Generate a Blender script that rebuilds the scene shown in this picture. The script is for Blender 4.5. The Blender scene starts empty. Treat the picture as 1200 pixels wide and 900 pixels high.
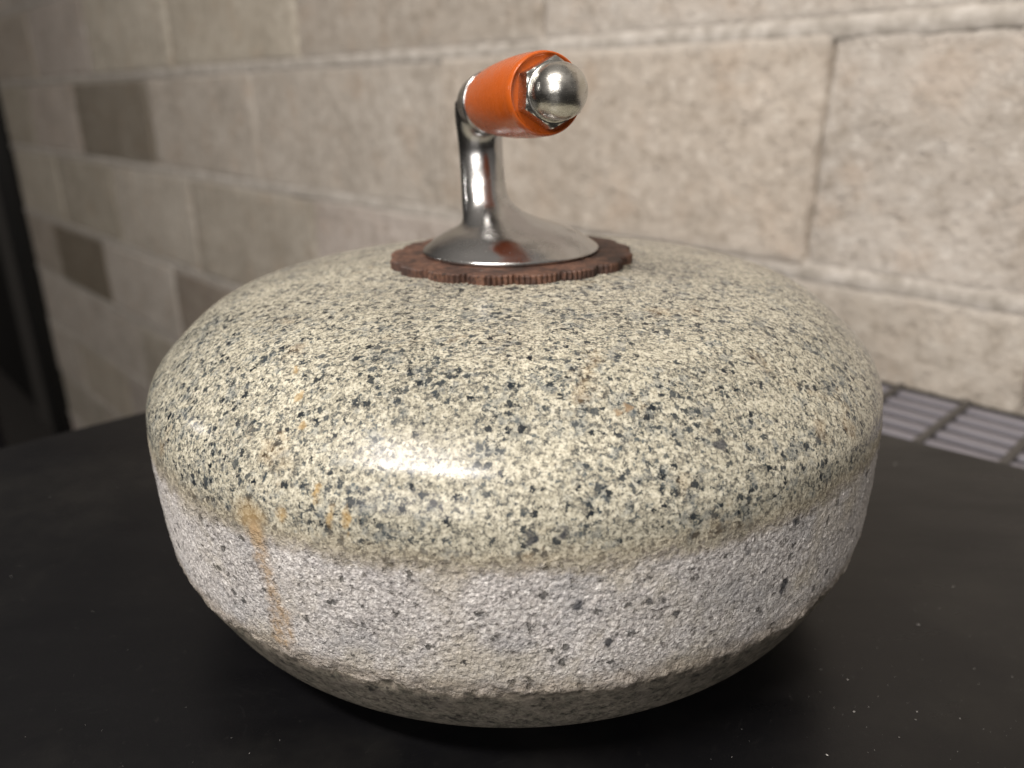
import bpy, bmesh, math, random
from mathutils import Vector, Matrix, noise
import numpy as np
random.seed(4)
S = bpy.context.scene
COL = S.collection
PI = math.pi

# ------------------------------------------------------------------ helpers
def link(name, me, parent=None, mats=(), smooth=True):
    o = bpy.data.objects.new(name, me); COL.objects.link(o)
    if parent is not None: o.parent = parent
    for m in mats: me.materials.append(m)
    if smooth:
        me.polygons.foreach_set('use_smooth', [True]*len(me.polygons))
    return o
def obj(name, bm, mat, parent=None, smooth=True, recalc=True):
    me = bpy.data.meshes.new(name)
    if recalc: bmesh.ops.recalc_face_normals(bm, faces=bm.faces)
    bm.to_mesh(me); bm.free()
    return link(name, me, parent, [mat] if mat else [], smooth)
def thing(name, label, cat, loc=(0,0,0)):
    o = bpy.data.objects.new(name, None); COL.objects.link(o)
    o.location = loc; o['label'] = label; o['category'] = cat; o.empty_display_size = .02
    return o
def add_box(bm, M, sx, sy, sz, bev=0, seg=2):
    r = bmesh.ops.create_cube(bm, size=1.0)
    vs = r['verts']
    for v in vs: v.co = Vector((v.co.x*sx, v.co.y*sy, v.co.z*sz))
    if bev:
        es = list({e for v in vs for e in v.link_edges})
        rr = bmesh.ops.bevel(bm, geom=es, offset=bev, segments=seg, affect='EDGES', profile=.6)
        vs = list({v for f in rr['faces'] for v in f.verts} | {v for v in vs if v.is_valid})
    for v in vs: v.co = M @ v.co
    return vs
def frame(origin, zdir, up=Vector((0,0,1))):
    z = zdir.normalized(); x = up.cross(z).normalized(); y = z.cross(x)
    M = Matrix((x, y, z)).transposed().to_4x4(); M.translation = origin
    return M
def lathe(bm, prof, seg, M=Matrix(), close=False):
    rings = []
    for (r, z) in prof:
        if r < 1e-7: rings.append([bm.verts.new(M @ Vector((0,0,z)))])
        else: rings.append([bm.verts.new(M @ Vector((r*math.cos(2*PI*i/seg), r*math.sin(2*PI*i/seg), z))) for i in range(seg)])
    for a, b in zip(rings, rings[1:]):
        for i in range(seg):
            j = (i+1) % seg
            if len(a) == 1 and len(b) == 1: continue
            if len(a) == 1: bm.faces.new((a[0], b[i], b[j]))
            elif len(b) == 1: bm.faces.new((a[i], b[0], a[j]))
            else: bm.faces.new((a[i], b[i], b[j], a[j]))
    return rings
def cr(P, n=12):
    P = [Vector(p) for p in P]; Q = [2*P[0]-P[1]] + P + [2*P[-1]-P[-2]]; o = []
    for i in range(1, len(Q)-2):
        a, b, c, d = Q[i-1:i+3]
        for k in range(n):
            t = k/n
            o.append(.5*(2*b+(c-a)*t+(2*a-5*b+4*c-d)*t*t+(-a+3*b-3*c+d)*t**3))
    return o+[P[-1]]

# ---- node helper
class NT:
    def __init__(s, name):
        s.m = bpy.data.materials.new(name); s.m.use_nodes = True
        s.t = s.m.node_tree; s.b = s.t.nodes['Principled BSDF']; s.tc = s.n('ShaderNodeTexCoord')
        s.P = s.tc.outputs['Object']
    def n(s, typ, **kw):
        nd = s.t.nodes.new(typ)
        for k, v in kw.items(): setattr(nd, k, v)
        return nd
    def put(s, inp, v):
        if isinstance(v, bpy.types.NodeSocket): s.t.links.new(v, inp)
        elif v is not None:
            if isinstance(v, tuple) and len(v) == 3 and inp.type == 'RGBA': v = (*v, 1)
            inp.default_value = v
    def math(s, op, a, b=None, c=None, clamp=False):
        nd = s.n('ShaderNodeMath', operation=op, use_clamp=clamp)
        for i, v in enumerate((a, b, c)):
            if v is not None: s.put(nd.inputs[i], v)
        return nd.outputs[0]
    def vm(s, op, a, b=None, out=0, scale=None):
        nd = s.n('ShaderNodeVectorMath', operation=op)
        s.put(nd.inputs[0], a)
        if b is not None: s.put(nd.inputs[1], b)
        if scale is not None: s.put(nd.inputs['Scale'], scale)
        return nd.outputs[out]
    def noise(s, scale, detail=2, rough=.5, vec=None, dist=0, out='Fac'):
        nd = s.n('ShaderNodeTexNoise'); s.put(nd.inputs['Vector'], vec or s.P)
        nd.inputs['Scale'].default_value = scale; nd.inputs['Detail'].default_value = detail
        nd.inputs['Roughness'].default_value = rough; nd.inputs['Distortion'].default_value = dist
        return nd.outputs[out]
    def vor(s, scale, vec=None, feature='F1'):
        nd = s.n('ShaderNodeTexVoronoi', feature=feature); s.put(nd.inputs['Vector'], vec or s.P)
        nd.inputs['Scale'].default_value = scale
        return nd
    def mr(s, v, a, b, c=0., d=1., smooth=True):
        nd = s.n('ShaderNodeMapRange', interpolation_type='SMOOTHSTEP' if smooth else 'LINEAR')
        for i, x in enumerate((v, a, b, c, d)): s.put(nd.inputs[i], x)
        return nd.outputs[0]
    def mix(s, f, a, b, mode='MIX'):
        nd = s.n('ShaderNodeMix', data_type='RGBA', blend_type=mode)
        s.put(nd.inputs[0], f); s.put(nd.inputs[6], a); s.put(nd.inputs[7], b)
        return nd.outputs[2]
    def ramp(s, v, stops):
        nd = s.n('ShaderNodeValToRGB'); s.put(nd.inputs[0], v)
        e = nd.color_ramp.elements
        while len(e) < len(stops): e.new(.5)
        for el, (p, c) in zip(e, stops): el.position = p; el.color = (*c, 1)
        return nd.outputs[0]
    def sep(s, v):
        nd = s.n('ShaderNodeSeparateXYZ'); s.put(nd.inputs[0], v); return nd.outputs
    def bump(s, h, dist, strength=1., normal=None):
        nd = s.n('ShaderNodeBump'); s.put(nd.inputs['Height'], h)
        nd.inputs['Distance'].default_value = dist; s.put(nd.inputs['Strength'], strength)
        if normal: s.put(nd.inputs['Normal'], normal)
        return nd.outputs[0]
    def set(s, **kw):
        names = dict(color='Base Color', rough='Roughness', metal='Metallic', normal='Normal', spec='Specular IOR Level', coat='Coat Weight', coatr='Coat Roughness', ior='IOR')
        for k, v in kw.items(): s.put(s.b.inputs[names[k]], v)
        return s.m

# ------------------------------------------------------------------ materials
def mat_granite():
    N = NT('granite'); P = N.P
    x, y, z = N.sep(P)
    dn = N.vm('SUBTRACT', N.noise(620, 3, .75, out='Color'), (.5,.5,.5))
    Pd = N.vm('ADD', P, N.vm('SCALE', dn, scale=.0042))
    # --- band masks (rough grey striking band between two polished cups)
    zw = N.math('ADD', z, N.math('MULTIPLY', N.math('SUBTRACT', N.noise(130, 4, .75), .5), .010))
    band = N.math('MULTIPLY', N.mr(zw, .0855, .0795), N.mr(zw, .0400, .0430))
    trans = N.math('MULTIPLY', N.mr(zw, .0785, .0825), N.mr(zw, .0900, .0845))
    trans2 = N.math('MULTIPLY', N.mr(zw, .0385, .0415), N.mr(zw, .0505, .0435))
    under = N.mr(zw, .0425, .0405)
    # --- polished cream granite
    cell = N.sep(N.vor(1000, Pd).outputs['Color'])
    fine = N.math('ADD', N.math('MULTIPLY', N.math('SUBTRACT', cell[0], .5), .34), N.noise(1100, 2, .7))
    cream = N.ramp(fine, [(.30, (.12,.118,.105)), (.43, (.33,.312,.25)), (.55, (.48,.452,.355)), (.70, (.66,.63,.52))])
    med = N.noise(260, 3, .6)
    low = N.noise(24, 2, .6)
    clus = N.noise(75, 3, .6)
    cloudm = N.math('MULTIPLY', N.mr(N.math('ADD', med, N.math('MULTIPLY', N.math('SUBTRACT', clus, .5), .55)), .52, .68), .45)
    c = N.mix(cloudm, cream, N.mix(N.noise(150, 1), (.08,.105,.125), (.25,.275,.28)))
    # dark mineral spots, three sizes
    def spots(scale, lo, r0, r1, soft, vec, bias=.5):
        v = N.vor(scale, vec)
        rr = N.sep(v.outputs['Color'])
        dens = N.math('ADD', rr[0], N.math('MULTIPLY', N.math('SUBTRACT', clus, .5), bias))
        rad = N.mr(dens, lo, 1., r0, r1, False)
        on = N.math('GREATER_THAN', dens, lo)
        m = N.mr(v.outputs['Distance'], N.math('SUBTRACT', rad, soft), rad, 1., 0.)
        return N.math('MULTIPLY', m, on), rr[1]
    s1, t1 = spots(370, .13, .14, .50, .11, Pd, 1.4)
    s2, t2 = spots(720, .22, .16, .50, .12, Pd, 1.2)
    s3, t3 = spots(1150, .45, .2, .5, .2, Pd, .5)
    dark = N.mix(t1, (.008,.012,.018), (.035,.048,.060))
    c = N.mix(N.math('MULTIPLY', s3, .60), c, (.09,.10,.09))
    c = N.mix(N.math('MULTIPLY', s2, .90), c, N.mix(t2, (.018,.025,.032), (.10,.12,.125)))
    c = N.mix(N.math('MULTIPLY', s1, N.mr(t1, 0., 1., .98, .80, False)), c, dark)
    # ochre iron staining of the polished part
    och = N.math('MULTIPLY', N.mr(N.noise(38, 4, .65), .60, .72), .45)
    c = N.mix(och, c, N.mix(.5, c, (.42,.25,.08)))
    # --- rough striking band
    bf = N.noise(1000, 3, .65)
    bc = N.ramp(bf, [(.30, (.24,.225,.22)), (.42, (.50,.475,.47)), (.54, (.68,.65,.64)), (.64, (.98,.96,.94))])
    bcl = N.noise(55, 3, .6)
    bc = N.mix(N.mr(bcl, .50, .68, 0., .35), bc, (.36,.37,.40))
    bc = N.mix(N.mr(N.noise(30, 4, .6, vec=N.vm('ADD', P, (3.,1.,2.))), .48, .68, 0., .55), bc, (.60,.54,.42))
    b1 = N.vor(230, Pd); b1c = N.sep(b1.outputs['Color'])
    bm1 = N.math('MULTIPLY', N.mr(b1.outputs['Distance'], .16, .30, 1., 0.), N.math('GREATER_THAN', b1c[0], .64))
    b2 = N.vor(520, Pd); b2c = N.sep(b2.outputs['Color'])
    bm2 = N.math('MULTIPLY', N.mr(b2.outputs['Distance'], .14, .34, 1., 0.), N.math('GREATER_THAN', b2c[0], .60))
    bc = N.mix(N.math('MULTIPLY', bm2, .6), bc, (.13,.13,.14))
    bc = N.mix(N.math('MULTIPLY', bm1, .82), bc, (.035,.037,.042))
    pits = N.vor(420, Pd); pc = N.sep(pits.outputs['Color'])
    pit = N.math('MULTIPLY', N.mr(pits.outputs['Distance'], .05, .40, 1., 0.), N.math('GREATER_THAN', pc[2], .62))
    bc = N.mix(N.math('MULTIPLY', pit, .55), bc, (.15,.13,.12))
    c = N.mix(N.math('MULTIPLY', band, .86), c, bc)
    c = N.mix(N.math('MULTIPLY', trans, .40), c, N.mix(fine, (.20,.155,.10), (.46,.39,.28)))
    c = N.mix(N.math('MULTIPLY', trans2, .60), c, N.mix(bf, (.20,.16,.115), (.50,.43,.35)))
    # underside below the band: dull, brown grey, darkened further to stand for its shadow
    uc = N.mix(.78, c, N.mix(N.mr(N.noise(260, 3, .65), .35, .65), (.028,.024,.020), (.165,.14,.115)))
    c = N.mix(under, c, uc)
    # --- individual marks, (position, radius, height stretch, colour, strength)
    Pj = N.vm('ADD', P, N.vm('SCALE', N.vm('SUBTRACT', N.noise(300, 3, .6, out='Color'), (.5,.5,.5)), scale=.0050))
    def spot(cen, r, zs=1., soft=.5):
        d = N.vm('MULTIPLY', N.vm('SUBTRACT', Pj, cen), (1., 1., 1./zs))
        return N.mr(N.vm('LENGTH', d, out=1), r*(1-soft), r, 1., 0.)
    def union(ms):
        a = ms[0]
        for m in ms[1:]: a = N.math('MAXIMUM', a, m)
        return a
    och_streak = union([spot((-.0613,-.0967,.1217), .0016, 2.5), spot((-.059,-.1055,.117), .0018, 2.5), spot((-.0557,-.1137,.1107), .0014, 3),
                        spot((-.071,-.120,.088), .009, .7, .9), spot((-.0697,-.1205,.083), .0042, 1.6, .8)])
    c = N.mix(N.math('MULTIPLY', och_streak, .62), c, (.42,.29,.13))
    drip = union([spot((-.070,-.1213,.082), .0055, 1.2, .8), spot((-.069,-.1215,.076), .0046, 1.6, .7), spot((-.0675,-.1222,.070), .0040, 1.8, .7), spot((-.0670,-.1222,.064), .0042, 1.8, .7),
                  spot((-.0660,-.1227,.0575), .0058, 1.3, .6), spot((-.0665,-.1224,.0520), .0062, 1.0, .5), spot((-.0680,-.122,.0478), .0048, .9, .5)])
    c = N.mix(N.math('MULTIPLY', drip, N.mr(N.noise(420, 3, .7), .38, .62, .30, .80)), c, N.mix(bf, (.30,.19,.09), (.60,.44,.28)))
    och2 = union([spot((-.0466,-.1313,.0947), .0019, 3.6, .9), spot((-.042,-.1325,.0925), .0016, 4., .9), spot((-.050,-.128,.099), .0017, 4.0, .9), spot((-.0605,-.125,.091), .003, 1.2, .9)])
    c = N.mix(N.math('MULTIPLY', och2, .55), c, (.50,.30,.07))
    c = N.mix(N.math('MULTIPLY', union([spot((.0275,-.1191,.1153), .0018), spot((.0300,-.1175,.1160), .0018)]), .7), c, (.30,.20,.11))
    blk = union([spot((.0539,-.1195,.1058), .0024, 1.), spot((.0158,-.1386,.0705), .0023), spot((.0244,-.1381,.0575), .0021, 1.),
                 spot((.0618,-.1242,.0774), .0026), spot((.0764,-.1176,.0594), .0024, 1.6), spot((.0769,-.1152,.0802), .0023, 1.4),
                 spot((-.0201,-.1353,.0988), .0016), spot((-.0178,-.1358,.0982), .0013), spot((-.0205,-.1345,.1008), .0013), spot((-.024,-.134,.089), .0024), spot((.004,-.1385,.0905), .0022), spot((.012,-.1375,.092), .0025),
                 spot((.024,-.135,.0905), .0024), spot((.0215,-.135,.0945), .0022), spot((-.079,-.112,.094), .0018)])
    c = N.mix(N.math('MULTIPLY', blk, .88), c, N.mix(fine, (.012,.014,.02), (.10,.105,.12)))
    crack = union([spot((.0344+.0017*k, -.1362+.0005*k, .0655+.0007*math.sin(k*.8)+.0001*k), .0016, .5, .8) for k in range(14)])
    c = N.mix(N.math('MULTIPLY', crack, .75), c, (.07,.06,.055))
    lowm = N.mr(low, .35, .65, .88, 1.06, False)
    c = N.vm('SCALE', c, scale=lowm)
    # --- relief
    h = N.math('ADD', N.math('MULTIPLY', N.vor(620, Pd).outputs['Distance'], -.75), N.math('MULTIPLY', N.noise(420, 3, .7), 1.1))
    h = N.math('SUBTRACT', h, N.math('ADD', N.math('MULTIPLY', pit, .9), N.math('MULTIPLY', bm1, 1.1)))
    rb = N.math('ADD', band, N.math('MULTIPLY', N.math('ADD', trans, trans2), .5), clamp=True)
    n1 = N.bump(h, .00080, N.mr(rb, 0., 1., .0, 1., False))
    n2 = N.bump(N.noise(700, 2, .7), .00012, .25, n1)
    rough = N.mr(N.noise(700, 3, .6), .3, .7, .13, .25, False)
    rough = N.math('ADD', rough, N.math('MULTIPLY', N.mr(N.noise(26, 3), .4, .7), .08))
    rough = N.mr(rb, 0., 1., rough, .82, False)
    rough = N.math('ADD', rough, N.math('MULTIPLY', under, .30), clamp=True)
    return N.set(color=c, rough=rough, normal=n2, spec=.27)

def mat_block():
    N = NT('concrete_block'); P = N.P
    at = N.n('ShaderNodeAttribute', attribute_name='tone').outputs['Color']
    sm = N.n('ShaderNodeAttribute', attribute_name='tone').outputs['Alpha']; a = N.noise(9, 4, .6); b = N.noise(55, 4, .7); f = N.noise(170, 3, .7)
    c = N.ramp(a, [(.3, (.50,.452,.397)), (.5, (.60,.547,.487)), (.7, (.68,.628,.567))])
    c = N.mix(N.mr(b, .50, .70, 0., .60), c, (.33,.28,.225))
    c = N.mix(N.mr(b, .48, .30, 0., .65), c, (.82,.78,.72))
    c = N.mix(N.mr(N.noise(16, 4, .6, vec=N.vm('ADD', P, (5.,2.,1.))), .5, .7, 0., .35), c, (.58,.46,.36))
    c = N.mix(N.mr(f, .60, .75, 0., .12), c, (.30,.26,.23))
    c = N.mix(N.mr(f, .42, .30, 0., .3), c, (.70,.66,.60))
    c = N.mix(1., c, at, 'MULTIPLY')
    smz = N.mr(N.math('ADD', sm, N.math('MULTIPLY', N.math('SUBTRACT', b, .5), 1.4)), .25, .8)
    c = N.mix(N.math('MULTIPLY', smz, .45), c, (.62,.58,.53))
    v = N.vor(120, N.vm('ADD', P, N.vm('SCALE', N.noise(90, 3, out='Color'), scale=.02)))
    vc = N.sep(v.outputs['Color'])
    pit = N.math('MULTIPLY', N.mr(v.outputs['Distance'], .10, .5, 1., 0.), N.math('GREATER_THAN', vc[0], .70))
    h = N.math('ADD', N.math('MULTIPLY', N.noise(45, 5, .65), 1.6), N.math('MULTIPLY', N.noise(190, 4, .7), .8))
    h = N.math('SUBTRACT', h, N.math('MULTIPLY', pit, .35))
    c = N.mix(N.math('MULTIPLY', pit, .05), c, (.17,.14,.12))
    return N.set(color=c, rough=.93, normal=N.bump(h, .0035, .9), spec=.2)
def mat_mortar():
    N = NT('mortar')
    c = N.ramp(N.noise(50, 4, .7), [(.36, (.40,.365,.32)), (.5, (.54,.50,.45)), (.64, (.68,.64,.59))])
    h = N.math('ADD', N.noise(50, 4, .6), N.math('MULTIPLY', N.noise(300, 4, .7), .4))
    return N.set(color=c, rough=.92, normal=N.bump(h, .002, .8), spec=.2)
def mat_table():
    N = NT('black_laminate')
    sm = N.noise(9, 5, .65); st = N.noise(22, 4, .6, vec=N.vm('MULTIPLY', N.P, (1., 3., 1.)))
    c = N.mix(N.mr(sm, .45, .7, 0., .9), (.0040,.0040,.0048), (.012,.0115,.011))
    c = N.mix(N.mr(N.noise(160, 4, .75), .62, .74, 0., .5), c, (.022,.021,.020))
    r = N.mr(st, .3, .7, .26, .40, False)
    scr = N.noise(60, 3, .6, vec=N.vm('MULTIPLY', N.vm('ADD', N.P, N.vm('SCALE', N.noise(4, 2, out='Color'), scale=.6)), (1., 14., 1.)))
    r = N.math('ADD', r, N.math('MULTIPLY', N.mr(scr, .62, .72), .12))
    return N.set(color=c, rough=r, normal=N.bump(N.noise(1500, 2), .0001, .25), spec=.35)
def simple(name, col, rough=.5, metal=0, spec=.5, var=.15, scale=60, bump=0, coat=0, bscale=200):
    N = NT(name)
    d = tuple(x*(1-var) for x in col); l = tuple(min(1, x*(1+var)) for x in col)
    c = N.mix(N.noise(scale, 4, .6), d, l)
    r = N.mr(N.noise(scale*1.7, 4, .6), .3, .7, rough*.8, min(1, rough*1.2), False)
    kw = dict(color=c, rough=r, metal=metal, spec=spec, coat=coat)
    if bump: kw['normal'] = N.bump(N.noise(bscale, 4, .6), bump, .6)
    return N.set(**kw)
def mat_chrome():
    N = NT('worn_chrome')
    haze = N.noise(70, 4, .65); spk = N.noise(900, 3, .7)
    c = N.mix(N.mr(haze, .5, .75), (.50,.495,.49), (.36,.355,.345))
    r = N.math('ADD', N.mr(haze, .40, .75, .16, .34, False), N.math('MULTIPLY', N.mr(spk, .62, .75), .12))
    h = N.math('ADD', N.noise(120, 3, .6), N.math('MULTIPLY', spk, .2))
    return N.set(color=c, rough=r, metal=1., normal=N.bump(h, .00012, .5))
def mat_nut():
    N = NT('plated_steel')
    haze = N.noise(260, 4, .7); sc = N.noise(500, 4, .7, vec=N.vm('MULTIPLY', N.P, (1., 1., 4.)))
    c = N.mix(N.mr(haze, .5, .7), (.60,.59,.55), (.40,.39,.36))
    r = N.math('ADD', .16, N.math('MULTIPLY', sc, .18))
    return N.set(color=c, rough=r, metal=1., normal=N.bump(N.math('ADD', haze, sc), .00008, .6))
def mat_rust():
    N = NT('rusted_metal')
    a = N.noise(120, 5, .7); b = N.noise(600, 4, .7)
    c = N.ramp(a, [(.3, (.026,.015,.012)), (.48, (.075,.038,.027)), (.60, (.15,.072,.045)), (.72, (.25,.17,.13))])
    c = N.mix(N.mr(b, .50, .65, 0., .75), c, (.022,.013,.010))
    return N.set(color=c, rough=.62, normal=N.bump(N.math('ADD', a, b), .0004, .7), spec=.5)
def mat_orange():
    N = NT('orange_plastic')
    c = N.mix(N.noise(60, 4, .6), (.44,.082,.010), (.54,.108,.013))
    c = N.mix(N.mr(N.noise(240, 4, .7), .60, .72, 0., .35), c, (.30,.07,.02))
    r = N.mr(N.noise(300, 3, .7), .3, .7, .14, .38, False)
    return N.set(color=c, rough=r, spec=.5, normal=N.bump(N.noise(150, 3), .0001, .3))

M_gran, M_block, M_mort, M_tab = mat_granite(), mat_block(), mat_mortar(), mat_table()
M_chr, M_nut, M_rust, M_or = mat_chrome(), mat_nut(), mat_rust(), mat_orange()
M_blackmetal = simple('black_painted_steel', (.010,.010,.010), .45, 0, .4)
M_greymetal = simple('grey_painted_steel', (.085,.08,.075), .5, 0, .4)
M_darkpanel = simple('dark_door_paint', (.008,.008,.008), .5, 0, .3)
M_fabric = simple('navy_fabric', (.005,.005,.009), .85, 0, .3, bump=.001, bscale=600)
M_bar = simple('grey_slats', (.25,.24,.27), .45, .0, .5)
M_tray = simple('dark_grey_tray', (.06,.058,.062), .45, .0, .5, .06)  # dark sheet under the slats, makes the gaps read dark
M_floor = simple('concrete_floor', (.035,.032,.03), .7, 0, .3, bump=.001)
M_edge = simple('black_edge_trim', (.012,.012,.012), .5)
M_dust = simple('dust', (.45,.44,.42), .9)

# ------------------------------------------------------------------ camera
cam = bpy.data.cameras.new('camera'); co = bpy.data.objects.new('camera', cam); COL.objects.link(co)
co.location = (0, -.300, .1905)
co.rotation_euler = (math.radians(90-20.302), 0, 0)
cam.sensor_width = 36; cam.lens = 36*892/1200
cam.clip_start = .01; cam.clip_end = 100
cam.dof.use_dof = True; cam.dof.focus_distance = .218; cam.dof.aperture_fstop = 8.0
S.camera = co

# ------------------------------------------------------------------ curling stone
stone = thing('curling_stone', 'speckled cream granite curling stone with rough grey band and orange grip on black table', 'curling stone', (.0011+.06*.0213, 0, .0))
stone.rotation_euler = (0, -.0213, 0)
ctrl = [(0,.1338),(.025,.1334),(.05,.1322),(.085,.1286),(.112,.1216),(.1308,.1068),(.1380,.0965),(.1396,.0875),(.1399,.078),(.1396,.062),(.1383,.0455),(.1340,.0335),(.1220,.0150),(.097,.0030),(.066,.0)]
pp = cr([(a, b, 0) for a, b in ctrl], 60)
# resample by arc length
L = [0]
for a, b in zip(pp, pp[1:]): L.append(L[-1]+(b-a).length)
NR, NA = 430, 1400
Ls = np.linspace(0, L[-1], NR)
R_ = np.interp(Ls, L, [p.x for p in pp]); Z_ = np.interp(Ls, L, [p.y for p in pp])
R_[0] = .0005
tr = np.gradient(R_); tz = np.gradient(Z_); tl = np.hypot(tr, tz)
nr, nz = -tz/tl, tr/tl
A = np.linspace(0, 2*PI, NA, endpoint=False)
co_ = np.zeros((NR, NA, 3))
ca, sa = np.cos(A), np.sin(A)
disp = np.zeros((NR, NA))
for i in range(NR):
    z = Z_[i]
    w = min(1, max(0, (.0855-z)/.004)) * min(1, max(0, (z-.0395)/.004))
    e = math.exp(-((z-.0425)/.0028)**2)
    e2 = math.exp(-((z-.0845)/.003)**2)
    if max(w, e, e2) < .02: continue
    for j in range(NA):
        p = Vector((R_[i]*ca[j], R_[i]*sa[j], z))
        d = 0
        if w > .02:
            d += w*(.00012*noise.noise(p*80)+.00012*noise.noise(p*260)+.00020*noise.noise(p*700))
        d += e*(.0008*noise.noise(p*60)+.0009*noise.noise(p*190)+.0005*noise.noise(p*480)) + e2*.0002*noise.noise(p*120)
        disp[i, j] = d
RR = R_[:, None]+disp*nr[:, None]; ZZ = Z_[:, None]+disp*nz[:, None]
co_[..., 0] = RR*ca; co_[..., 1] = RR*sa; co_[..., 2] = ZZ
me = bpy.data.meshes.new('stone_body')
verts = co_.reshape(-1, 3)
ii, jj = np.meshgrid(np.arange(NR-1), np.arange(NA), indexing='ij'); j2 = (jj+1) % NA
F = np.stack([ii*NA+jj, (ii+1)*NA+jj, (ii+1)*NA+j2, ii*NA+j2], -1).reshape(-1, 4)
me.vertices.add(len(verts)); me.vertices.foreach_set('co', verts.ravel())
me.loops.add(F.size); me.loops.foreach_set('vertex_index', F.ravel().astype(np.int32))
me.polygons.add(len(F)); me.polygons.foreach_set('loop_start', np.arange(0, F.size, 4, dtype=np.int32))
me.update(calc_edges=True); me.validate()
link('stone_body', me, stone, [M_gran])
# running surface cap underneath
bm = bmesh.new(); lathe(bm, [(.0662, .0002), (.058, .0001), (.05, .006), (0, .008)], 96)
obj('running_cup', bm, M_gran, stone)

# scalloped rusty washer
bm = bmesh.new(); seg = 1080
def wr(a, base, amp=1.):
    lobe = abs(math.sin(a*17/2+.6))**.5
    ridge = .5+.5*math.cos(a*17*9)
    irr = noise.noise(Vector((math.cos(a)*3, math.sin(a)*3, 1.7)))
    return base-.0030*(1-lobe)*amp+.0011*ridge**.7*amp*(.65+.7*noise.noise(Vector((math.cos(a)*9, math.sin(a)*9, .3))))+.0005*irr
zt = .1357; zb = .1318
prof = [(.0458, zb, 1), (.0467, zb+.0004, 1), (.0468, zt-.0005, 1), (.0463, zt, .8), (.0420, zt+.0001, .25), (.030, zt+.0002, 0), (.010, zt+.0002, 0)]
rings = []
for (r, z, am) in prof:
    rg = []
    for i in range(seg):
        a = 2*PI*i/seg
        rad = wr(a, r, am) if am else r
        zz = z+(.00030*noise.noise(Vector((math.cos(a)*rad*160, math.sin(a)*rad*160, 0))) if z > zb+.001 else 0)
        rg.append(bm.verts.new((rad*math.cos(a), rad*math.sin(a), zz)))
    rings.append(rg)
for a, b in zip(rings, rings[1:]):
    for i in range(seg):
        j = (i+1) % seg; bm.faces.new((a[i], a[j], b[j], b[i]))
bm.faces.new(list(reversed(rings[0]))); bm.faces.new(rings[-1])
obj('serrated_washer', bm, M_rust, stone, smooth=False)

# chrome gooseneck: base dome, offset stem, elbow and collar joined by a voxel remesh
bm = bmesh.new()
sections = [  # cx, cy, z above washer, rx, ry
    (0,0,.0002,.0334,.0334),(0,0,.0004,.0343,.0343),(0,0,.0015,.0345,.0345),(0,0,.0024,.0334,.0334),(-.0003,.0000,.0050,.0298,.0300),(-.0004,.0004,.0080,.0244,.0246),(-.0014,.0014,.0101,.0188,.0194),
    (-.0038,.0032,.0119,.0150,.0152),(-.0066,.0056,.0142,.0121,.0120),(-.0088,.0080,.0172,.0102,.0100),(-.0100,.0100,.0212,.0091,.0088),(-.0106,.0130,.028,.0087,.0076),
    (-.0110,.0150,.036,.0087,.0072),(-.0112,.0148,.043,.0089,.0078),(-.0111,.0122,.050,.0094,.0094),(-.0109,.0108,.0555,.0094,.0100)]
tops = [Vector(s[:3]) for s in sections]
cs = cr([(s[0], s[1], s[2]) for s in sections], 5); rs = cr([(s[3], s[4], 0) for s in sections], 5)
prev = None; first = None
for c_, r_ in zip(cs, rs):
    rg = [bm.verts.new((c_.x+r_.x*math.cos(2*PI*i/96), c_.y+r_.y*math.sin(2*PI*i/96), zt+c_.z)) for i in range(96)]
    if prev:
        for i in range(96): bm.faces.new((prev[i], prev[(i+1) % 96], rg[(i+1) % 96], rg[i]))
    else: first = rg
    prev = rg
bm.faces.new(list(reversed(first))); bm.faces.new(prev)
dirB = Vector((.0251, -.070, .0035)).normalized()
def tol(p):   # world point -> frame of the (slightly tilted) stone
    X = p[0]-.0011; Z = p[2]-.06; R = -.0213
    x = X*math.cos(R)-Z*math.sin(R); z = .06+Z*math.cos(R)+X*math.sin(R)
    return Vector((x, p[1], z))
E0 = Vector((-.0112, .010, .1900))
o0 = tol(E0); dL = (tol(E0+dirB)-o0).normalized()
MB = frame(o0, dL)
lathe(bm, [(0,-.0085),(.0042,-.0078),(.0075,-.0058),(.0096,-.0026),(.0104,.0010),(.0106,.0050),(.0108,.0085),(.0113,.0100),(.0114,.0112),(.0108,.0118),(0,.0118)], 96, MB)
handle = obj('handle', bm, M_chr, stone)
rm = handle.modifiers.new('r', 'REMESH'); rm.mode = 'VOXEL'; rm.voxel_size = .00045; rm.use_smooth_shade = True
sm = handle.modifiers.new('s', 'SMOOTH'); sm.factor = .5; sm.iterations = 10

bm = bmesh.new()
gp = cr([(.0100,.0112,0),(.0108,.0122,0),(.0119,.022,0),(.0127,.036,0),(.0129,.050,0),(.0126,.0590,0),(.0125,.0625,0)], 8)
g = [(0,.0112)]+[(p.x,p.y) for p in gp]+[(.0123,.0640),(.0120,.0648),(.0117,.0650),(.01145,.0648),(.01125,.0643),(.0110,.0640),(.0108,.0640),(0,.0640)]
lathe(bm, g, 128, MB)
grip = obj('grip', bm, M_or, handle)

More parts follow.
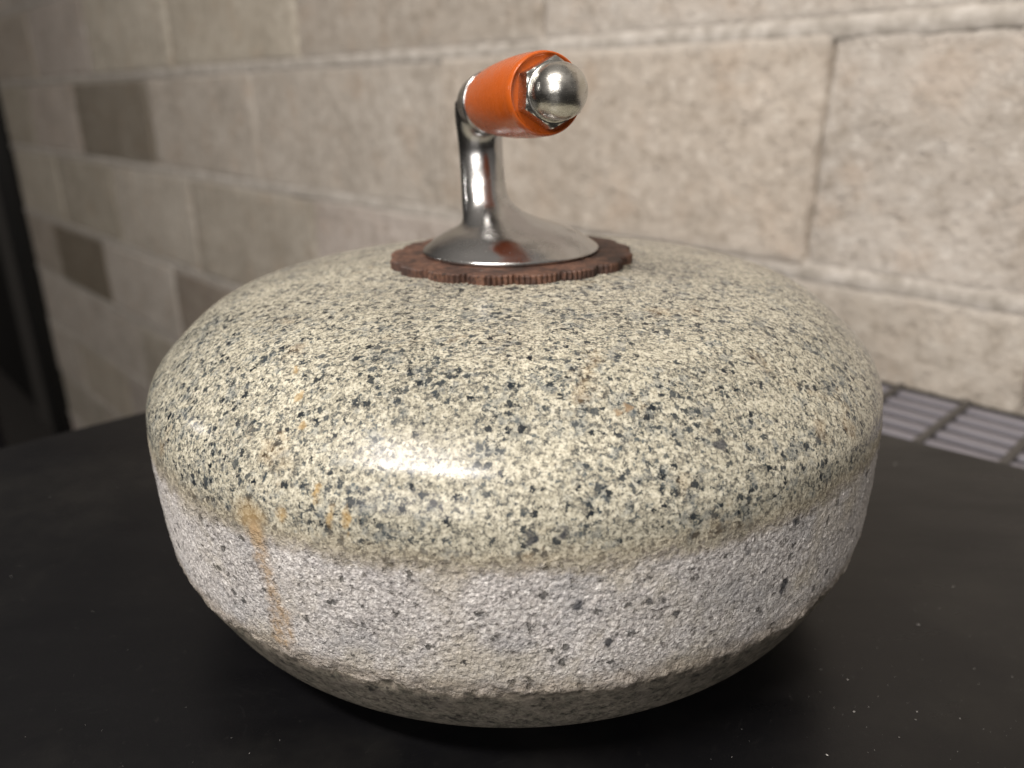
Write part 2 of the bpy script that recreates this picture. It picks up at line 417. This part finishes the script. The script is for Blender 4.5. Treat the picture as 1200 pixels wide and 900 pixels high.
# hex cap nut
bm = bmesh.new()
rc = .0104; ang0 = math.radians(86)
def hexr(a):     # distance to hexagon side at angle a
    k = ((a-ang0) % (PI/3))-PI/6
    return rc*math.cos(PI/6)/math.cos(k)
seg = 180; rings = []
for (s, cap, inner) in [(.0638,None,0),(.0638,.0100,1),(.0645,.0104,1),(.0650,.02,1),(.0700,.02,1),(.0706,.0105,1),(.0709,.0100,1),(.0712,.0090,2),(.0713,.0086,2)]:
    rg = []
    for i in range(seg):
        a = 2*PI*i/seg
        r = .0001 if cap is None else (min(cap, hexr(a)) if inner == 1 else cap)
        rg.append(bm.verts.new(MB @ Vector((r*math.cos(a), r*math.sin(a), s))))
    if rings:
        for i in range(seg): bm.faces.new((rings[-1][i], rings[-1][(i+1) % seg], rg[(i+1) % seg], rg[i]))
    rings.append(rg)
prevr = rings[-1]
for (r, s) in [(.0083,.0715),(.00825,.0725),(.0082,.0745)]+[(.0082*math.cos(t), .0752+.0080*math.sin(t)) for t in np.linspace(.08, 1.5, 14)]:
    rg = [bm.verts.new(MB @ Vector((r*math.cos(2*PI*i/seg), r*math.sin(2*PI*i/seg), s))) for i in range(seg)]
    for i in range(seg): bm.faces.new((prevr[i], prevr[(i+1) % seg], rg[(i+1) % seg], rg[i]))
    prevr = rg
bm.faces.new(prevr)
nut = obj('cap_nut', bm, M_nut, handle)
me = nut.data
# crisp hexagon, smooth dome
bmn = bmesh.new(); bmn.from_mesh(me)
for e in bmn.edges:
    if len(e.link_faces) == 2 and e.calc_face_angle() > math.radians(22): e.smooth = False
for f_ in bmn.faces:
    s_ = (MB.inverted() @ f_.calc_center_median()).z
    if s_ < .0714: f_.smooth = False
bmn.to_mesh(me); bmn.free()

# ------------------------------------------------------------------ table
cA = Vector((-.3009,.1065,0)); dA = Vector((.0596,.0567,0)).normalized()
cB = Vector((.2847,.0809,0)); dB = Vector((-.0554,.0465,0)).normalized()
corner = Vector((-.0407,.3540,0))
fl = cA-dA*.62; fr = cB-dB*.60; mid = fr+(fl-corner)*.55
poly = []
for (p, a, b) in [(corner, cB-corner, cA-corner), (fl, corner-fl, Vector((.6,-.45,0))), (Vector((-.15,-.88,0)), fl-Vector((-.15,-.88,0)), Vector((1,.02,0))),
                  (Vector((.72,-.80,0)), Vector((-1,0,0)), fr-Vector((.72,-.80,0))), (fr, Vector((.72,-.80,0))-fr, corner-fr)]:
    a = a.normalized()*.02; b = b.normalized()*.02
    for k in range(7):
        t = k/6; poly.append(p+a*(1-t)**2+b*t**2)
table = thing('table', 'matte black laminate table under the curling stone, dusted with white specks', 'table', (0,0,-1.15))
bm = bmesh.new()
top = [bm.verts.new((p.x, p.y, 1.15)) for p in poly]; f = bm.faces.new(top)
r = bmesh.ops.extrude_face_region(bm, geom=[f]); 
for v in r['geom']:
    if isinstance(v, bmesh.types.BMVert): v.co.z -= .028
bmesh.ops.recalc_face_normals(bm, faces=bm.faces)
es = [e for e in bm.edges if abs(e.verts[0].co.z-e.verts[1].co.z) < 1e-6]
bmesh.ops.bevel(bm, geom=es, offset=.0012, segments=2, affect='EDGES')
obj('tabletop', bm, M_tab, table, smooth=False)
for (x, y) in [(-.04,.28),(-.62,-.28),(.60,-.24),(-.1,-.78),(.62,-.72)]:
    bm = bmesh.new(); add_box(bm, Matrix.Translation((x, y, .5605)), .04, .04, 1.119, .004)
    obj('leg', bm, M_blackmetal, table)

# dust specks on the table: stuff
bm = bmesh.new()
def speck(x, y, s, el=1.):
    a = random.uniform(0, PI)
    if math.hypot(x, y) < .13: return
    ca_, sa_ = math.cos(a), math.sin(a)
    vs = []
    for (u, v, w) in [(1,0,.3),(0,1,.3),(-1,0,.3),(0,-1,.3),(0,0,1),(0,0,0)]:
        u *= s*el*random.uniform(.7,1.2); v *= s*random.uniform(.6,1.1)
        vs.append(bm.verts.new((x+u*ca_-v*sa_, y+u*sa_+v*ca_, .0001+w*s*.5)))
    for t in [(0,1,4),(1,2,4),(2,3,4),(3,0,4),(1,0,5),(2,1,5),(3,2,5),(0,3,5)]: bm.faces.new([vs[k] for k in t])
for k in range(1000):
    speck(random.uniform(.05,.30), random.uniform(-.20,.05), random.choice([.00005,.00006,.00008,.0001,.00014]), random.choice([1,1,1,2.5]))
for k in range(480):
    speck(random.uniform(-.30,.0), random.uniform(-.22,.06), random.choice([.00004,.00006,.0001]), random.choice([1,1,2.5]))
for (x, y, s) in [(.158,-.055,.0004),(.185,-.030,.0003),(.118,-.085,.0003),(.114,-.100,.0003),(.098,-.118,.0004),(.168,-.112,.0003),(.135,-.100,.0003),(.215,.085,.0006)]:
    speck(x, y, s, 1.2)
d = obj('dust', bm, M_dust, smooth=False); d['kind'] = 'stuff'; d['label'] = 'tiny white dust specks scattered on the black tabletop'; d['category'] = 'dust'

# ------------------------------------------------------------------ block wall
C0 = Vector((0,-.300,0)); DR = Vector((-.68934,.72444,0)); NN = Vector((.72444,.68934,0)); DIST = .6641
WM = Matrix((DR, NN, Vector((0,0,1)))).transposed().to_4x4(); WM.translation = C0+NN*DIST    # local x = along wall, y = into the wall
wall = thing('concrete_block_wall', 'pale beige concrete block wall with smeared mortar joints behind the stone', 'wall', (0,0,0))
wall.matrix_world = WM
zl = [-1.15,-.985,-.79,-.587,-.386,-.178,.0455,.249,.452,.655,.858,1.061,1.264]
jA = [-.40,.125,.650,1.190,1.711,2.235,2.760,3.30]
jB = [-.735,-.21,.315,.833,1.367,1.895,2.435,2.935,3.30]
bm = bmesh.new(); tone = bm.verts.layers.color.new('tone') if hasattr(bm.verts.layers,'color') else None
lay = bm.verts.layers.float_color.new('tone') if tone is None else tone
# rows: index of the course directly above zl[5] (= -.178..0455) is a C row (joints A)
for r_i in range(len(zl)-1):
    J = jA if (r_i % 2 == 1) else jB
    z0, z1 = zl[r_i], zl[r_i+1]
    for k in range(len(J)-1):
        t0, t1 = J[k], J[k+1]
        base = random.uniform(.90, 1.05)
        tn = [base, base*random.uniform(.985,1.0), base*random.uniform(.965,1.0)]
        if abs(t0-1.895) < .01 and r_i == 6: tn = [.74,.73,.70]
        if abs(t0-2.435) < .01 and r_i == 4: tn = [.68,.66,.62]
        if abs(t0-1.367) < .01 and r_i == 4: tn = [.80,.78,.76]
        x0, x1 = t0+.0013, t1-.0013
        a0, a1 = z0+.0050, z1-.0050
        off = random.uniform(-.0012,.0012); til = random.uniform(-.0015,.0015)
        if r_i == 6 and abs(t0+.21) < .01: tn = [1.03,1.03,1.02]
        if r_i == 6 and abs(t0+.21) < .01: off, til = .0016, 0
        if r_i == 6 and abs(t0-.315) < .01: off, til = -.0014, 0
        near = t0 < 1.0 and 4 <= r_i <= 8
        nx, nzn = (110, 46) if near else (30, 22)
        grid = []
        for iy in range(nzn+1):
            row = []
            for ix in range(nx+1):
                # ease sampling toward the edges for the rounding
                u = ix/nx; v = iy/nzn
                X = x0+(x1-x0)*u; Zc = a0+(a1-a0)*v
                ed = min(X-x0, x1-X, Zc-a0, a1-Zc)
                rnd = .0026*max(0, 1-ed/.006)**2
                p = Vector((X*1.0, Zc, r_i*3.1+k))
                dsp = .0012*noise.noise(p*14)+.0009*noise.noise(p*45)+(.0006*noise.noise(p*130) if near else 0)
                wx = .0012*noise.noise(Vector((Zc*40, k*7.3, r_i)))*(1 if ix in (0, nx) else 0)
                v_ = bm.verts.new((X+wx, off+til*(u-.5)*2-dsp+rnd, Zc)); v_[lay] = (*tn, max(0, 1-min(Zc-a0, a1-Zc)/.016))
                row.append(v_)
            grid.append(row)
        for iy in range(nzn):
            for ix in range(nx):
                bm.faces.new((grid[iy][ix], grid[iy][ix+1], grid[iy+1][ix+1], grid[iy+1][ix]))
        # sides going back into the wall
        loop = grid[0]+[g_[-1] for g_ in grid[1:]]+list(reversed(grid[-1][:-1]))+[g_[0] for g_ in reversed(grid[1:-1])]
        back = []
        for v_ in loop:
            w_ = bm.verts.new((v_.co.x, .05, v_.co.z)); w_[lay] = (*tn, 0); back.append(w_)
        for i in range(len(loop)):
            j = (i+1) % len(loop); bm.faces.new((loop[j], loop[i], back[i], back[j]))
        bm.faces.new(list(reversed(back)))
obj('blocks', bm, M_block, wall, smooth=True)
# mortar: bed joints nearly flush and uneven, head joints recessed
bm = bmesh.new()
for r_i in range(1, len(zl)-1):
    z = zl[r_i]; nx = 420; rows = []
    for (dz, dy) in [(-.0105,.010),(-.0100,.0026),(-.0060,.0006),(-.0020,-.0003),(.0025,-.0003),(.0060,.0008),(.0095,.0030),(.0100,.010)]:
        row = []
        for i in range(nx+1):
            X = -.73+4.03*i/nx
            w1 = noise.noise(Vector((X*18, r_i*5.1, dz*300))); w2 = noise.noise(Vector((X*60, r_i*5.1, dz*500)))
            row.append(bm.verts.new((X, dy-.0003+.0008*w1+.0005*w2, z+dz*(1+.35*w1)+.0014*noise.noise(Vector((X*9, r_i, 3)))+.0012*w2)))
        rows.append(row)
    for a, b in zip(rows, rows[1:]):
        for i in range(nx): bm.faces.new((a[i], a[i+1], b[i+1], b[i]))
add_box(bm, Matrix.Translation((1.285, .043, .057)), 4.02, .06, 2.39)
obj('mortar', bm, M_mort, wall)

# ------------------------------------------------------------------ metal grille ledge between the table and the wall
gr = thing('metal_grille', 'grey metal grille ledge between the black table and the block wall', 'grille'); gr.matrix_world = WM
bm = bmesh.new(); add_box(bm, Matrix.Translation((.03, -.072, -.0490)), .62, .14, .004, .001); obj('tray', bm, M_tray, gr)
for k in range(6):
    bm = bmesh.new(); y = -.014-.0222*k
    add_box(bm, Matrix.Translation((.03, y, -.0400)), .62, .0108, .005, .0015); obj('bar', bm, M_bar, gr)
for k in range(12):
    bm = bmesh.new(); t = -.265+.0528*k+.0015
    add_box(bm, Matrix.Translation((t, -.072, -.0370)), .0058, .138, .0050, .001); obj('crossbar', bm, M_greymetal, gr)
bm = bmesh.new(); add_box(bm, Matrix.Translation((.03, -.0028, -.0450)), .63, .0040, .016, .0008); obj('frame', bm, M_blackmetal, gr)

# ------------------------------------------------------------------ dark doorway at the far end, chair
dw = thing('dark_door', 'black framed dark door at the far left end of the block wall', 'door'); dw.matrix_world = WM
bm = bmesh.new(); add_box(bm, Matrix.Translation((3.345, .00, .057)), .09, .10, 2.40, .006); obj('door_frame', bm, M_blackmetal, dw)
bm = bmesh.new(); add_box(bm, Matrix.Translation((3.57, .00, .057)), .35, .06, 2.40, .006); obj('trim_strip', bm, M_greymetal, dw)
bm = bmesh.new(); add_box(bm, Matrix.Translation((4.40, .02, .057)), 1.30, .04, 2.40, .004); obj('door_panel', bm, M_darkpanel, dw)
bm = bmesh.new(); lathe(bm, [(0,0),(.028,0),(.030,.006),(.012,.012),(.012,.04),(.026,.05),(.030,.062),(.022,.076),(0,.08)], 32, frame(Vector((3.85,0,-.10)), Vector((0,-1,0)))); obj('knob', bm, M_nut, dw)

ch = thing('office_chair', 'dark navy padded chair with a rounded back beyond the table at the left', 'chair', (-1.09, 1.02, -1.13))
ch.rotation_euler = (0,0,math.radians(-35))
def pad(name, sx, sy, sz, loc, pw, mat):
    bm = bmesh.new(); bmesh.ops.create_uvsphere(bm, u_segments=64, v_segments=40, radius=1)
    for v in bm.verts:
        c = v.co
        f_ = lambda t, e: math.copysign(abs(t)**e, t)
        v.co = Vector((f_(c.x, pw)*sx, f_(c.y, .8)*sy, f_(c.z, pw)*sz))+Vector(loc)
    return obj(name, bm, mat, ch)
pad('backrest', .265, .045, .30, (0, 0, .76), .62, M_fabric)
pad('seat', .25, .25, .045, (0, -.25, .44), .6, M_fabric)
bm = bmesh.new(); add_box(bm, Matrix.Translation((0, .05, .50)), .06, .012, .50, .004); obj('back_support', bm, M_blackmetal, ch)
bm = bmesh.new(); lathe(bm, [(0,.08),(.028,.08),(.028,.25),(.018,.26),(.018,.42),(0,.42)], 24, Matrix.Translation((0,-.22,0))); obj('column', bm, M_blackmetal, ch)
for k in range(5):
    a = 2*PI*k/5
    bm = bmesh.new(); add_box(bm, Matrix.Translation((0,-.22,.085)) @ Matrix.Rotation(a,4,'Z') @ Matrix.Translation((.15,0,0)), .29, .035, .025, .006); obj('leg', bm, M_blackmetal, ch)
    bm = bmesh.new(); lathe(bm, [(0,-.012),(.03,-.012),(.034,0),(.03,.012),(0,.012)], 24, frame(Vector((.28*math.cos(a), -.22+.28*math.sin(a), .036)), Vector((-math.sin(a), math.cos(a), 0)))); obj('caster', bm, M_blackmetal, ch)

# floor
bm = bmesh.new(); bmesh.ops.create_grid(bm, x_segments=8, y_segments=8, size=14)
fl_ = obj('floor', bm, M_floor); fl_.location = (0,0,-1.152); fl_['kind'] = 'structure'; fl_['label'] = 'dark concrete floor below the table'

# ------------------------------------------------------------------ light
def area(name, loc, target, sx, sy, power, col):
    l = bpy.data.lights.new(name, 'AREA'); l.shape = 'RECTANGLE'; l.size = sx; l.size_y = sy; l.energy = power; l.color = col
    o = bpy.data.objects.new(name, l); COL.objects.link(o); o.location = loc
    return o, l
# ceiling tube lamp, above left and slightly behind the camera
o, l = area('ceiling_lamp', (-.51,-.65,1.18), None, (.74), .09, 21, (1.0,.93,.86))
xa = Vector((.68,-.28,0)).normalized(); za = (Vector((-.51,-.65,1.18))-Vector((.35,.10,.0))).normalized()
za = (za-xa*za.dot(xa)).normalized(); ya = za.cross(xa)
Mx = Matrix((xa, ya, za)).transposed().to_4x4(); Mx.translation = (-.51,-.65,1.18); o.matrix_world = Mx
# second, smaller lamp far to the left
p = Vector((-.0926,-.0973,.1021))+Vector((-.92,.29,.27)).normalized()*1.9
o2, l2 = area('side_lamp', p, None, .10, .06, 1.2, (1.0,.95,.9))
o2.matrix_world = frame(p, (p-Vector((-.09,-.1,.1))))

# broad fill panel added to light the stone's front, left of the photographer
p = Vector((-.60,-1.25,.62))
o3, l3 = area('front_fill', p, None, .9, .6, 9, (1.0,.95,.91))
o3.matrix_world = frame(p, p-Vector((.25,.05,.10)))

w = bpy.data.worlds.new('World'); S.world = w; w.use_nodes = True
W = NT.__new__(NT); W.t = w.node_tree
bg = W.t.nodes['Background']
d_ = W.n('ShaderNodeTexCoord').outputs['Generated']
dx, dy, dz = W.sep(d_)
amb = W.ramp(W.mr(dz, -1., 1., 0., 1., False), [(.35, (.015,.014,.013)), (.52, (.05,.046,.043)), (.70, (.08,.074,.068)), (.95, (.32,.295,.27))])
# the lit room on the photographer's side, with the dark figure of the photographer in it
front = W.math('MULTIPLY', W.mr(dy, -.05, -.55), W.mr(dz, -.25, .15))
front = W.math('MULTIPLY', front, W.mr(dx, .75, -.35, .35, 1.))
man = W.mr(W.vm('DISTANCE', W.vm('MULTIPLY', d_, (1., 1., .55)), (.16, -.97, .02), out=1), .42, .24)
front = W.math('MULTIPLY', front, W.math('SUBTRACT', 1., W.math('MULTIPLY', man, .85)))
W.put(bg.inputs[0], W.vm('ADD', amb, W.vm('SCALE', (.95,.88,.82), scale=W.math('MULTIPLY', front, .26))))
bg.inputs[1].default_value = 1.0

S.render.engine = 'CYCLES'
S.cycles.max_bounces = 6; S.cycles.diffuse_bounces = 2; S.cycles.glossy_bounces = 4; S.cycles.transmission_bounces = 1
S.view_settings.view_transform = 'Standard'; S.view_settings.look = 'None'
S.view_settings.exposure = 0; S.view_settings.gamma = 1
S.render.resolution_x = 1024; S.render.resolution_y = 768
